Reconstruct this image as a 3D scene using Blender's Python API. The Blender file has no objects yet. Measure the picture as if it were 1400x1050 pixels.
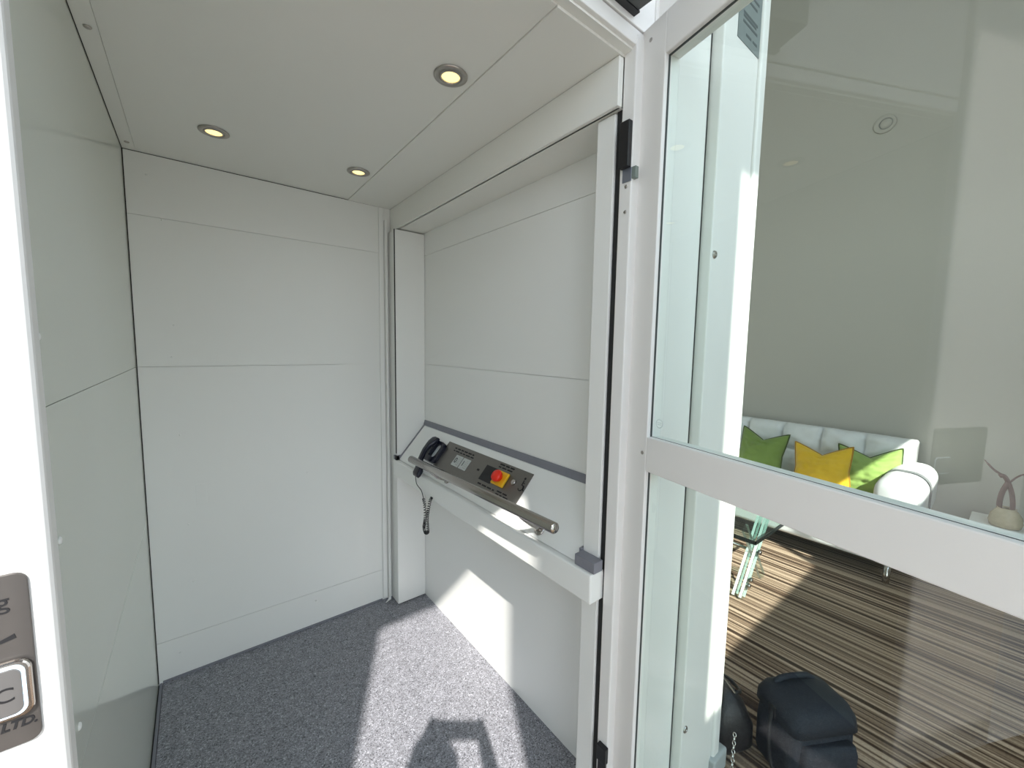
import bpy, bmesh, math, random
from math import sin, cos, pi, radians as R
from mathutils import Vector as V, Matrix, noise
random.seed(7)
SC = bpy.context.scene
COL = SC.collection

# ------------------------------------------------------------------ helpers
def link(o, parent=None):
    COL.objects.link(o)
    if parent is not None: o.parent = parent
    return o
def wloc(o):
    p = V((0, 0, 0))
    while o is not None: p += o.location; o = o.parent
    return p
def obj(name, bm, mat, parent=None, smooth=False, bevel=0, world=True, loc=None, mats=None, seg=2):
    """link a bmesh as ONE mesh object; geometry given in world coordinates is moved to the parent's (or own) origin"""
    me = bpy.data.meshes.new(name)
    base = wloc(parent) if parent is not None else V((0, 0, 0))
    off = base + (V(loc) if loc else V((0, 0, 0)))
    if world and off.length > 0: bmesh.ops.translate(bm, verts=bm.verts, vec=-off)
    bmesh.ops.recalc_face_normals(bm, faces=bm.faces)
    bm.to_mesh(me); bm.free()
    o = bpy.data.objects.new(name, me)
    if loc: o.location = loc
    for m in (mats or [mat]): me.materials.append(m)
    if smooth:
        for p in me.polygons: p.use_smooth = True
    link(o, parent)
    if bevel:
        b = o.modifiers.new('bevel', 'BEVEL'); b.width = bevel; b.segments = seg; b.limit_method = 'ANGLE'; b.angle_limit = R(40)
        if smooth: b.harden_normals = False
    return o
def thing(name, label, cat, loc=(0, 0, 0), group=None, kind=None):
    o = bpy.data.objects.new(name, None); o.location = loc; o.empty_display_size = .05
    link(o); return tag(o, label, cat, group, kind)
def tag(o, label, cat=None, group=None, kind=None):
    o['label'] = label
    if cat: o['category'] = cat
    if group: o['group'] = group
    if kind: o['kind'] = kind
    return o
def struct(name, bm, mat, label, cat, **k):
    return tag(obj(name, bm, mat, **k), label, cat, None, 'structure')
def B(): return bmesh.new()
def box(bm, lo, hi):
    x0, y0, z0 = lo; x1, y1, z1 = hi
    vs = [bm.verts.new(p) for p in [(x0,y0,z0),(x1,y0,z0),(x1,y1,z0),(x0,y1,z0),(x0,y0,z1),(x1,y0,z1),(x1,y1,z1),(x0,y1,z1)]]
    for f in [(0,3,2,1),(4,5,6,7),(0,1,5,4),(1,2,6,5),(2,3,7,6),(3,0,4,7)]: bm.faces.new([vs[i] for i in f])
    return bm
def boxb(lo, hi): return box(B(), lo, hi)
def obox(bm, c, ax, ay, az, hx, hy, hz):
    """oriented box: centre, unit axes, half sizes"""
    c = V(c); ax, ay, az = V(ax)*hx, V(ay)*hy, V(az)*hz
    vs = [bm.verts.new(c + ax*i + ay*j + az*k) for i, j, k in [(-1,-1,-1),(1,-1,-1),(1,1,-1),(-1,1,-1),(-1,-1,1),(1,-1,1),(1,1,1),(-1,1,1)]]
    for f in [(0,3,2,1),(4,5,6,7),(0,1,5,4),(1,2,6,5),(2,3,7,6),(3,0,4,7)]: bm.faces.new([vs[i] for i in f])
    return bm
def prism(bm, pts, d):
    """closed polygon (3-D points) extruded by vector d"""
    a = [bm.verts.new(V(p)) for p in pts]; b = [bm.verts.new(V(p) + V(d)) for p in pts]
    n = len(pts); bm.faces.new(a); bm.faces.new(b[::-1])
    for i in range(n): bm.faces.new([a[i], b[i], b[(i+1) % n], a[(i+1) % n]])
    return bm
def frame_for(d):
    d = V(d).normalized(); u = d.cross(V((0, 0, 1)))
    if u.length < 1e-3: u = d.cross(V((1, 0, 0)))
    u.normalize(); return d, u, d.cross(u)
def lathe(bm, prof, origin, axis=(0, 0, 1), n=32, caps=True):
    """profile [(r, h)] turned about axis from origin"""
    d, u, w = frame_for(axis); o = V(origin); rings = []
    for r, h in prof:
        if r < 1e-6: rings.append([bm.verts.new(o + d*h)])
        else: rings.append([bm.verts.new(o + d*h + (u*cos(2*pi*i/n) + w*sin(2*pi*i/n))*r) for i in range(n)])
    for a, b in zip(rings, rings[1:]):
        if len(a) == 1 and len(b) == 1: continue
        for i in range(n):
            j = (i+1) % n
            if len(a) == 1: bm.faces.new([a[0], b[i], b[j]])
            elif len(b) == 1: bm.faces.new([a[i], a[j], b[0]])
            else: bm.faces.new([a[i], a[j], b[j], b[i]])
    if caps:
        for r in (rings[0], rings[-1]):
            if len(r) > 2: bm.faces.new(r)
    return bm
def tube(bm, pts, rad, n=10, closed=False, caps=True):
    pts = [V(p) for p in pts]; m = len(pts); rs = rad if isinstance(rad, (list, tuple)) else [rad]*m
    T = []
    for i in range(m):
        a = pts[(i-1) % m] if (closed or i > 0) else pts[i]; b = pts[(i+1) % m] if (closed or i < m-1) else pts[i]
        T.append((b-a).normalized())
    _, u, _ = frame_for(T[0]); rings = []
    for i in range(m):
        u = (u - T[i]*u.dot(T[i])).normalized(); w = T[i].cross(u)
        rings.append([bm.verts.new(pts[i] + (u*cos(2*pi*k/n) + w*sin(2*pi*k/n))*rs[i]) for k in range(n)])
    pairs = list(zip(rings, rings[1:])) + ([(rings[-1], rings[0])] if closed else [])
    for a, b in pairs:
        for k in range(n): bm.faces.new([a[k], a[(k+1) % n], b[(k+1) % n], b[k]])
    if caps and not closed: bm.faces.new(rings[0][::-1]); bm.faces.new(rings[-1])
    return bm
def rrect(w, h, r, n=5):
    out = []
    for cx, cy, a0 in [(w/2-r, h/2-r, 0), (-w/2+r, h/2-r, 90), (-w/2+r, -h/2+r, 180), (w/2-r, -h/2+r, 270)]:
        for i in range(n+1):
            a = R(a0 + 90*i/n); out.append((cx + r*cos(a), cy + r*sin(a)))
    return out
def smooth_path(P, per=8):
    P = [V(p) for p in P]; out = []
    for i in range(len(P)-1):
        p0, p1, p2, p3 = P[max(i-1, 0)], P[i], P[i+1], P[min(i+2, len(P)-1)]
        for k in range(per):
            t = k/per
            out.append(.5*((2*p1) + (p2-p0)*t + (2*p0-5*p1+4*p2-p3)*t*t + (3*p1-p0-3*p2+p3)*t**3))
    return out + [P[-1]]

# ------------------------------------------------------------------ materials
def mat(name, color, rough=.5, metal=0, spec=.5, noise_amt=0, noise_scale=8, bump=0, bump_scale=200, coat=0, coat_rough=.1, trans=0, ior=1.45, sheen=0):
    m = bpy.data.materials.new(name); m.use_nodes = True; nt = m.node_tree; b = nt.nodes['Principled BSDF']
    c = tuple(color) + ((1,) if len(color) == 3 else ())
    b.inputs['Base Color'].default_value = c; b.inputs['Roughness'].default_value = rough; b.inputs['Metallic'].default_value = metal
    b.inputs['Specular IOR Level'].default_value = spec; b.inputs['Coat Weight'].default_value = coat; b.inputs['Coat Roughness'].default_value = coat_rough
    b.inputs['Transmission Weight'].default_value = trans; b.inputs['IOR'].default_value = ior; b.inputs['Sheen Weight'].default_value = sheen
    if noise_amt or bump:
        tc = nt.nodes.new('ShaderNodeTexCoord')
    if noise_amt:
        n = nt.nodes.new('ShaderNodeTexNoise'); n.inputs['Scale'].default_value = noise_scale; n.inputs['Detail'].default_value = 4
        nt.links.new(tc.outputs['Object'], n.inputs['Vector'])
        mx = nt.nodes.new('ShaderNodeMix'); mx.data_type = 'RGBA'
        mx.inputs[6].default_value = tuple(v*(1-noise_amt) for v in c[:3]) + (1,); mx.inputs[7].default_value = tuple(min(1, v*(1+noise_amt)) for v in c[:3]) + (1,)
        nt.links.new(n.outputs['Fac'], mx.inputs[0]); nt.links.new(mx.outputs[2], b.inputs['Base Color'])
    if bump:
        n = nt.nodes.new('ShaderNodeTexNoise'); n.inputs['Scale'].default_value = bump_scale; n.inputs['Detail'].default_value = 2
        nt.links.new(tc.outputs['Object'], n.inputs['Vector'])
        bp = nt.nodes.new('ShaderNodeBump'); bp.inputs['Strength'].default_value = bump; bp.inputs['Distance'].default_value = .002
        nt.links.new(n.outputs['Fac'], bp.inputs['Height']); nt.links.new(bp.outputs['Normal'], b.inputs['Normal'])
    return m
def emit_mat(name, color, strength):
    m = bpy.data.materials.new(name); m.use_nodes = True; b = m.node_tree.nodes['Principled BSDF']
    b.inputs['Base Color'].default_value = tuple(color) + (1,)
    b.inputs['Emission Color'].default_value = tuple(color) + (1,); b.inputs['Emission Strength'].default_value = strength
    return m
WHITE = mat('white_powder_coat', (.81, .81, .785), .38, bump=.04, bump_scale=900)
WHITE_GLOSS = mat('shaded_white_gloss_panel', (.66, .685, .615), .14, noise_amt=.01, noise_scale=3)  # darker than the other panels: shade of the turned-away side put into colour
CEIL = mat('white_ceiling_panel', (.79, .785, .745), .42)
FRAME = mat('white_door_frame_coat', (.80, .785, .765), .45, bump=.06, bump_scale=1200)
CONSOLE = mat('white_console_coat', (.84, .84, .815), .30, bump=.04, bump_scale=900)
GREYTRIM = mat('grey_trim_plastic', (.21, .21, .24), .5, noise_amt=.06, noise_scale=60)
DARKGAP = mat('dark_gap_rubber', (.02, .02, .02), .8)
STEEL = mat('brushed_steel', (.46, .43, .40), .34, metal=1, noise_amt=.08, noise_scale=40)
CHROME = mat('polished_steel', (.44, .41, .385), .17, metal=1)
PLATE = mat('etched_steel_plate', (.23, .215, .20), .42, metal=.8, noise_amt=.06, noise_scale=60)
INK = mat('black_ink', (.012, .012, .014), .6)
BLACKPL = mat('black_plastic', (.012, .012, .014), .38)
PHONEPL = mat('blue_black_gloss_plastic', (.010, .011, .022), .22)
LIGHTPL = mat('pale_button_plastic', (.52, .54, .52), .4)
RED = mat('red_plastic', (.85, .03, .012), .3)
YELLOW = mat('yellow_plastic', (.85, .48, .02), .35)
DARKGREY = mat('dark_grey_cover', (.085, .092, .092), .5)
ROOMWALL = mat('room_wall_grey', (.50, .48, .435), .8, noise_amt=.012, noise_scale=2)  # one even grey, darker than the other room walls
ROOMWHITE = mat('room_white_paint', (.8, .8, .78), .8)
LEATHER_W = mat('white_sofa_leather', (.80, .81, .82), .5, bump=.12, bump_scale=60)
SOFADARK = mat('dark_under_cloth', (.02, .018, .016), .9)
GREEN = mat('green_velvet', (.19, .29, .055), .75, noise_amt=.12, noise_scale=14, bump=.25, bump_scale=35, sheen=.25)
GREEN_LIT = mat('sunlit_green_velvet', (.30, .44, .11), .75, noise_amt=.10, noise_scale=14, bump=.25, bump_scale=35, sheen=.25)  # lighter copy of the green velvet, sunlight mixed into its colour
GREEN_P = mat('dark_green_piping', (.05, .085, .015), .7)
MUSTARD = mat('mustard_velvet', (.80, .50, .014), .75, noise_amt=.10, noise_scale=14, bump=.25, bump_scale=35, sheen=.25)
MUSTARD_P = mat('mustard_piping', (.42, .22, .01), .7)
NAVY = mat('navy_nylon', (.009, .013, .022), .7, noise_amt=.2, noise_scale=10, bump=.3, bump_scale=500)
BLACKLEATHER = mat('black_leather', (.014, .012, .012), .42, bump=.4, bump_scale=120)
BRASSY = mat('nickel_hardware', (.75, .72, .68), .22, metal=1)
WOOD = mat('driftwood', (.17, .105, .095), .7, noise_amt=.3, noise_scale=25)
CERAMIC = mat('sandy_glass', (.50, .43, .30), .25, noise_amt=.25, noise_scale=30)
LABELM = mat('grey_sticker', (.20, .225, .225), .5, noise_amt=.12, noise_scale=40)
LABELINK = mat('sticker_print', (.09, .10, .105), .6)
LAMPLENS = emit_mat('lamp_lens_glow', (1, .80, .36), 1.25)
RINGGLOW = emit_mat('button_ring_glow', (.70, .88, 1), 1.3)

def glass_mat(name, tint, ior=1.62, rough=0):
    m = bpy.data.materials.new(name); m.use_nodes = True; nt = m.node_tree; nt.nodes.clear()
    o = nt.nodes.new('ShaderNodeOutputMaterial'); mx = nt.nodes.new('ShaderNodeMixShader'); f = nt.nodes.new('ShaderNodeFresnel')
    t = nt.nodes.new('ShaderNodeBsdfTransparent'); g = nt.nodes.new('ShaderNodeBsdfGlossy')
    f.inputs['IOR'].default_value = ior; t.inputs['Color'].default_value = tuple(tint) + (1,); g.inputs['Roughness'].default_value = rough
    ge = nt.nodes.new('ShaderNodeNewGeometry'); k = nt.nodes.new('ShaderNodeMath'); k.operation = 'SUBTRACT'; k.inputs[0].default_value = 1; k.use_clamp = True
    nt.links.new(ge.outputs['Backfacing'], k.inputs[1]); q = nt.nodes.new('ShaderNodeMath'); q.operation = 'MULTIPLY'
    nt.links.new(f.outputs[0], q.inputs[0]); nt.links.new(k.outputs[0], q.inputs[1])
    nt.links.new(q.outputs[0], mx.inputs[0]); nt.links.new(t.outputs[0], mx.inputs[1]); nt.links.new(g.outputs[0], mx.inputs[2])
    nt.links.new(mx.outputs[0], o.inputs['Surface'])
    return m
GLASS = glass_mat('door_glass', (.925, .972, .945))
TRANSFL = glass_mat('clear_acrylic', (.88, .95, .93), 1.9, .03)
ACRYLEDGE = mat('polished_acrylic_edge', (.62, .72, .69), .15)
TABLEGLASS = glass_mat('table_glass', (.80, .88, .86))

def carpet_mat():
    m = bpy.data.materials.new('striped_carpet'); m.use_nodes = True; nt = m.node_tree; b = nt.nodes['Principled BSDF']; L = nt.links.new
    tc = nt.nodes.new('ShaderNodeTexCoord'); sp = nt.nodes.new('ShaderNodeSeparateXYZ'); L(tc.outputs['Object'], sp.inputs[0])
    def n1(scale, det):
        mu = nt.nodes.new('ShaderNodeMath'); mu.operation = 'MULTIPLY'; mu.inputs[1].default_value = scale; L(sp.outputs[0], mu.inputs[0])
        n = nt.nodes.new('ShaderNodeTexNoise'); n.noise_dimensions = '1D'; n.inputs['Scale'].default_value = 1; n.inputs['Detail'].default_value = det
        L(mu.outputs[0], n.inputs['W']); return n.outputs['Fac']
    a = n1(46, 1.5); c = n1(9, 0)
    ad = nt.nodes.new('ShaderNodeMath'); ad.operation = 'MULTIPLY_ADD'; L(c, ad.inputs[0]); ad.inputs[1].default_value = .25; L(a, ad.inputs[2])
    rp = nt.nodes.new('ShaderNodeValToRGB'); L(ad.outputs[0], rp.inputs[0])
    e = rp.color_ramp.elements
    e[0].position = .42; e[0].color = (.052, .031, .020, 1); e[1].position = .86; e[1].color = (.52, .39, .29, 1)
    for p, col in [(.53, (.085, .052, .034)), (.57, (.195, .13, .088)), (.66, (.28, .198, .138)), (.71, (.43, .32, .23))]:
        k = rp.color_ramp.elements.new(p); k.color = col + (1,)
    nn = nt.nodes.new('ShaderNodeTexNoise'); nn.inputs['Scale'].default_value = 160; L(tc.outputs['Object'], nn.inputs['Vector'])
    mx = nt.nodes.new('ShaderNodeMix'); mx.data_type = 'RGBA'; mx.blend_type = 'OVERLAY'; mx.inputs[0].default_value = .35
    L(rp.outputs[0], mx.inputs[6]); L(nn.outputs['Fac'], mx.inputs[7]); L(mx.outputs[2], b.inputs['Base Color'])
    b.inputs['Roughness'].default_value = .95; b.inputs['Specular IOR Level'].default_value = .15
    bp = nt.nodes.new('ShaderNodeBump'); bp.inputs['Strength'].default_value = .5; bp.inputs['Distance'].default_value = .004; L(nn.outputs['Fac'], bp.inputs['Height']); L(bp.outputs[0], b.inputs['Normal'])
    return m
def vinyl_mat():
    m = bpy.data.materials.new('speckled_vinyl'); m.use_nodes = True; nt = m.node_tree; b = nt.nodes['Principled BSDF']; L = nt.links.new
    tc = nt.nodes.new('ShaderNodeTexCoord')
    v = nt.nodes.new('ShaderNodeTexVoronoi'); v.inputs['Scale'].default_value = 320; L(tc.outputs['Object'], v.inputs['Vector'])
    sx = nt.nodes.new('ShaderNodeSeparateColor'); L(v.outputs['Color'], sx.inputs[0])
    rp = nt.nodes.new('ShaderNodeValToRGB'); L(sx.outputs[0], rp.inputs[0]); e = rp.color_ramp.elements
    e[0].position = .0; e[0].color = (.045, .045, .055, 1); e[1].position = 1; e[1].color = (.52, .52, .58, 1)
    for p, c in [(.10, .125), (.30, .195), (.75, .265), (.93, .335)]:
        k = e.new(p); k.color = (c, c*1.0, c*1.11, 1)
    n = nt.nodes.new('ShaderNodeTexNoise'); n.inputs['Scale'].default_value = 40; L(tc.outputs['Object'], n.inputs['Vector'])
    mx = nt.nodes.new('ShaderNodeMix'); mx.data_type = 'RGBA'; mx.blend_type = 'OVERLAY'; mx.inputs[0].default_value = .3
    L(rp.outputs[0], mx.inputs[6]); L(n.outputs['Fac'], mx.inputs[7]); L(mx.outputs[2], b.inputs['Base Color'])
    b.inputs['Roughness'].default_value = .42
    return m
CARPET = carpet_mat(); VINYL = vinyl_mat()

# ------------------------------------------------------------------ dimensions (metres)
XL, XR, YF, H = -.17, .924, 1.9885, 2.003       # lift car: left panel, right panel, far panel, ceiling
Z1, Z2, Z3 = 1.785, 1.244, .165                 # panel joints

# ------------------------------------------------------------------ room shell
struct('floor', box(boxb((-2.4, -1.2, -.12), (4.0, .578, 0)), (1.24, .578, -.12), (4.0, 3.2, 0)), CARPET, 'brown and beige striped carpet covering the room floor', 'floor')
struct('ceiling', boxb((-2.4, -1.2, 4.5), (4.1, 3.2, 4.6)), ROOMWHITE, 'white ceiling high over the carpeted room', 'ceiling')
struct('wall_right', boxb((3.95, -1.2, 0), (4.1, 3.2, 4.5)), ROOMWALL, 'pale grey wall behind the white sofa', 'wall')
struct('wall_left', boxb((-2.5, -1.2, 0), (-2.4, 3.2, 4.5)), ROOMWHITE, 'white room wall on the far side of the lift', 'wall')
struct('wall_back', boxb((-2.4, 3.2, 0), (4.1, 3.3, 4.5)), ROOMWHITE, 'white room wall beyond the end of the sofa', 'wall')
SUNH = V((.458, .889)); TAN = .97
def hole(yref, x0, x1, z0, z1):
    d = (yref + 1.2); sx = d*SUNH.x/SUNH.y; sz = d*TAN/SUNH.y
    return (x0-sx, x1-sx, z0+sz, z1+sz)
HOLES = [hole(.6, .012, .632, -.55, 1.31), hole(.505, 1.150, 2.90, .225, 1.84), hole(.548, 2.97, 3.98, .24, .66), hole(.575, -1.15, -.13, .1, 2.25), (-2.3, 1.2, .05, 1.22)]  # openings traced back from the sun patches; last, low one added for sky fill
xs = sorted({-2.4, 4.1} | {h[0] for h in HOLES} | {h[1] for h in HOLES}); zs = sorted({0, 4.5} | {h[2] for h in HOLES} | {h[3] for h in HOLES})
bm = B()
for xa, xb in zip(xs, xs[1:]):
    for za, zb in zip(zs, zs[1:]):
        cx, cz = (xa+xb)/2, (za+zb)/2
        if not any(h[0] < cx < h[1] and h[2] < cz < h[3] for h in HOLES): box(bm, (xa, -1.23, za), (xb, -1.2, zb))
bmesh.ops.remove_doubles(bm, verts=bm.verts, dist=1e-5)
struct('wall_front', bm, ROOMWHITE, 'white window wall opposite the lift door', 'wall')

# ------------------------------------------------------------------ lift car shell
def banded(axis, face, depth, lo, hi, joints, gap=.0016):
    """wall panels with fine joints over a dark backing: axis 'x' (face at x) or 'y'; lo/hi = (a0,z0),(a1,z1)"""
    bm = B(); zz = [lo[1]] + sorted(j for j in joints if lo[1] < j < hi[1]) + [hi[1]]
    f0, f1 = min(face, face+depth), max(face, face+depth)
    for i, (za, zb) in enumerate(zip(zz, zz[1:])):
        za2 = za + (gap/2 if i > 0 else 0); zb2 = zb - (gap/2 if i < len(zz)-2 else 0)
        if axis == 'x': box(bm, (f0, lo[0], za2), (f1, hi[0], zb2))
        else: box(bm, (lo[0], f0, za2), (hi[0], f1, zb2))
    b0 = face + depth*.25; b1 = face + depth*1.15; b0, b1 = min(b0, b1), max(b0, b1)
    if axis == 'x': box(bm, (b0, lo[0]+.001, lo[1]+.001), (b1, hi[0]-.001, hi[1]-.001))
    else: box(bm, (lo[0]+.001, b0, lo[1]+.001), (hi[0]-.001, b1, hi[1]-.001))
    return bm
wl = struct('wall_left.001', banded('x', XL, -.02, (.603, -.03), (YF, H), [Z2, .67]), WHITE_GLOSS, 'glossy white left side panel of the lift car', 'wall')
def bolt(bm, c, axis, r=.006):
    return lathe(bm, [(r*1.0, 0), (r, .0012), (r*.75, .0028), (0, .0036)], c, axis, 16)
for y, z in [(.841, 1.343), (.857, 1.044), (.872, .733), (.827, 1.635), (.874, .64)]:
    obj('bolt', bolt(B(), (XL, y, z), (1, 0, 0)), WHITE, wl, smooth=True)
wf = struct('wall_back.001', banded('y', YF, .02, (XL-.03, -.03), (XR, H), [Z1, Z2, Z3]), WHITE, 'plain white far panel of the lift car with fine joints', 'wall')
obj('access_hatch', boxb((-.022, YF-.0008, .69), (.012, YF+.002, .775)), WHITE, wf, bevel=.0004)
for x, z in [(-.11, 1.93), (-.075, 1.78), (-.072, 1.28), (-.06, 1.40), (-.06, .98), (-.05, .62), (-.045, .38), (-.10, .1), (.40, .12), (.38, .75)]:
    obj('bolt', bolt(B(), (x, YF, z), (0, -1, 0), .003), WHITE, wf, smooth=True)
struct('wall_right.001', banded('x', XR, .02, (.62, -.03), (YF, H), [Z1, Z2]), WHITE, 'white recessed right panel above and below the control console', 'wall')
struct('floor.001', boxb((-.156, .578, -.1), (XR, YF, .0)), VINYL, 'grey speckled vinyl floor of the lift car', 'floor')
struct('trim_1', boxb((-.166, .60, -.1), (-.1575, YF, .001)), GREYTRIM, 'grey edging strip between lift floor and left panel', 'trim')
struct('trim_2', box(box(box(boxb((XL, YF-.0012, .001), (XL+.0028, YF, H)), (XL, .62, H-.001), (XL+.0018, YF, H-.0002)), (XL, YF-.0009, H-.0022), (.72, YF, H-.0002)), (-.19, .6, -.1), (-.166, YF+.01, -.004)), DARKGAP, 'dark gap down the left corner of the lift car', 'trim')
struct('trim_3', boxb((-.156, YF-.004, 0), (.72, YF, .008)), GREYTRIM, 'thin grey edging where lift floor meets the far panel', 'trim')
# ceiling panels: side strip | main panel | lowered right strip, then the overhead casing
bm = B()
box(bm, (XL-.004, .62, H), (-.1335, YF, H+.02)); box(bm, (-.1325, .62, H+.0008), (.5835, YF, H+.02)); box(bm, (.5855, .62, H-.002), (.80, YF, H+.02))
box(bm, (XL-.02, .6, H+.004), (.95, YF+.02, H+.03))
cl = struct('ceiling.001', bm, CEIL, 'white ceiling panel of the lift car holding the downlights', 'ceiling')
for y in (1.29, 1.92): obj('screw', bolt(B(), (-.15, y, H), (0, 0, -1), .007), STEEL, cl, smooth=True)
bm = B()
box(bm, (.782, .621, 1.895), (.799, YF, H-.003)); box(bm, (.782, .621, 1.893), (.799, YF, 1.897)); box(bm, (.79, .626, 1.893), (XR, YF, 1.897))
struct('trim_4', bm, CEIL, 'white boxed casing under the right edge of the lift ceiling', 'casing', bevel=.002)
# guide columns
def column(bm, y0, y1, x0, z0, z1):
    return box(bm, (x0, y0, z0), (XR-.001, y1, z1))
struct('column_far', column(B(), 1.895, YF-.004, .770, .004, 1.888), WHITE, 'white boxed guide column in the far right corner behind the console', 'column', bevel=.003)
struct('column_near', column(B(), .640, .694, .800, .004, 1.890), WHITE, 'white boxed guide column beside the door post', 'column', bevel=.003)
struct('trim_6', boxb((.7668, 1.8962, .80), (.7695, 1.903, 1.888)), DARKGAP, 'dark vertical gap on the left edge of the far guide column', 'trim')
bm = boxb((.748, YF-.032, .004), (.7555, YF-.002, 1.94))
box(bm, (.7235, YF-.010, .012), (.746, YF-.001, H-.004))
prism(bm, [(.7555, YF-.03, .004), (.7555, YF-.03, .035), (.745, YF-.034, .018), (.722, YF-.045, .004)], (0, .004, 0))
struct('trim_5', bm, WHITE, 'narrow white corner strip beside the far guide column', 'trim', bevel=.0015)

# ------------------------------------------------------------------ lift front: posts, head, outer cladding
fr = thing('door_frame', 'white steel frame around the lift doorway', 'door frame', (.3, .6, 0), kind='structure')
obj('jamb', boxb((-.55, .573, 0), (-.119, .602, 2.6)), FRAME, fr, bevel=.006, seg=3)
obj('jamb', boxb((.8, .588, 0), (.838, .622, 2.035)), FRAME, fr, bevel=.003)
obj('head', boxb((-.119, .590, 2.012), (.838, .625, 2.045)), FRAME, fr, bevel=.003)
obj('header_panel', boxb((-.119, .590, 2.050), (.866, .61, 2.6)), FRAME, fr, bevel=.002)
obj('header_panel', boxb((.870, .591, 2.058), (.884, .612, 2.6)), FRAME, fr, bevel=.002)
obj('gap_backing', box(box(boxb((-.12, .606, 2.040), (.87, .628, 2.056)), (.836, .622, 0), (.945, .634, 2.6)), (.806, .6225, 0), (.86, .6385, 1.893)), DARKGAP, fr)
for z in (1.713, 1.656):
    bm = lathe(B(), [(.0042, 0), (.0042, .001), (.0032, .0018), (.0016, .0018), (.0012, .0006), (0, .0006)], (.800, .602, z), (-1, 0, 0), 14)
    obj('screw', bm, STEEL, fr)
obj('washer', lathe(B(), [(.008, 0), (.008, .0008), (0, .0008)], (.800, .604, 1.872), (-1, 0, 0), 20), FRAME, fr)

lat = thing('door_latch', 'black latch keeper high on the right door post', 'latch', (.8, .603, 1.80))
obj('keeper', boxb((.786, .590, 1.752), (.7995, .616, 1.853)), BLACKPL, lat, bevel=.0015)
obj('strike_plate', boxb((.7975, .588, 1.722), (.7998, .612, 1.752)), mat('zinc_strike', (.25, .27, .33), .35, metal=.7), lat, bevel=.0005)
obj('bolt_tongue', boxb((.8005, .578, 1.727), (.812, .589, 1.753)), mat('green_grey_tongue', (.20, .24, .22), .5), lat, bevel=.001)
tag(obj('lower_latch', box(boxb((.786, .584, .262), (.7995, .612, .306)), (.792, .588, .16), (.7995, .612, .262)), BLACKPL, bevel=.0015), 'black plastic catch low on the right door post', 'latch')
cl_ = thing('door_closer', 'dark grey closer box on the header above the doorway', 'door closer', (.62, .52, 2.07))
obj('housing', boxb((.50, .500, 2.066), (.785, .588, 2.125)), DARKGREY, cl_, bevel=.003)
obj('seam_strip', boxb((.498, .575, 2.063), (.787, .590, 2.067)), BLACKPL, cl_)

bm = B(); box(bm, (.882, .533, 0), (1.0165, .60, 2.6)); box(bm, (.872, .628, 0), (.95, .64, 2.6))
struct('wall_front.001', bm, FRAME, 'white cladding panel of the lift front behind the glass door', 'wall', bevel=.0012)
pt = struct('column_front', box(boxb((1.0235, .505, .03), (1.217, .62, 2.6)), (1.018, .57, 0), (1.05, .62, 2.6)), FRAME, 'white corner post of the lift shaft seen through the glass door', 'post', bevel=.004, seg=3)
obj('edge_strip', boxb((1.219, .498, .06), (1.258, .62, 2.6)), FRAME, pt, bevel=.008, seg=4)
obj('shadow_gap', boxb((1.0168, .5336, 0), (1.0232, .57, 2.6)), DARKGAP, pt)
obj('foot_block', boxb((1.205, .487, 0), (1.292, .60, .07)), mat('grey_foot_block', (.42, .44, .44), .5), pt, bevel=.008, seg=3)
for z in (1.580, .274):
    bm = lathe(B(), [(.010, 0), (.010, .001), (.0085, .0035), (.004, .004), (.003, .002), (0, .002)], (1.040, .505, z), (0, -1, 0), 18)
    obj('screw', bm, STEEL, pt)
struct('wall_shaft', box(boxb((1.225, .60, 0), (1.258, 2.05, 2.6)), (XL-.045, .60, 2.58), (1.258, 2.05, 2.6)), FRAME, 'white outer side of the lift shaft facing the sofa', 'wall')
st = thing('warning_label', 'grey printed label stuck high on the white corner post', 'label', (1.15, .5045, 2.20))
LX = 1.0875
obj('backing', boxb((LX, .5036, 2.114), (LX+.127, .5048, 2.312)), LABELM, st)
bm = B()
for z, spans in [(2.284, [(0.02, .05), (.06, .11)]), (2.257, [(.02, .06), (.075, .105)]), (2.234, [(.025, .11)]), (2.217, [(.025, .10)]), (2.183, [(.025, .108)]), (2.175, [(.025, .10)]), (2.162, [(.025, .108)]), (2.137, [(.045, .075), (.085, .11)])]:
    for a, b in spans: box(bm, (LX+a, .5032, z-.003), (LX+b, .5037, z+.003 if z < 2.25 else z+.009))
obj('print', bm, LABELINK, st)

# ------------------------------------------------------------------ glazed door, standing open
ANG = R(12.9); E_ = V((-sin(ANG), -cos(ANG), 0)); N_ = V((cos(ANG), -sin(ANG), 0))   # along the leaf, and away from the doorway side
HX, HY = .8285, .5975
dr = thing('door_1', 'white framed glass lift door standing open on its hinges', 'door', (HX, HY, 0), kind='structure')
def dbox(bm, l0, l1, z0, z1, t0=0, t1=.042):
    c = V((HX, HY, 0)) + E_*((l0+l1)/2) + N_*((t0+t1)/2) + V((0, 0, (z0+z1)/2))
    return obox(bm, c, E_, N_, (0, 0, 1), (l1-l0)/2, (t1-t0)/2, (z1-z0)/2)
DL = .99; ZT = (1.138, 1.0565); SW = .0755
obj('stile', dbox(B(), 0, SW, .02, 2.052), FRAME, dr, bevel=.0025)
obj('stile', dbox(B(), DL-SW, DL, .02, 2.052), FRAME, dr, bevel=.0025)
obj('top_rail', dbox(B(), SW, DL-SW, 1.965, 2.052), FRAME, dr, bevel=.0025)
obj('middle_rail', dbox(B(), SW, DL-SW, ZT[1], ZT[0]), FRAME, dr, bevel=.0025)
obj('bottom_rail', dbox(B(), SW, DL-SW, .02, .11), FRAME, dr, bevel=.0025)
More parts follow.
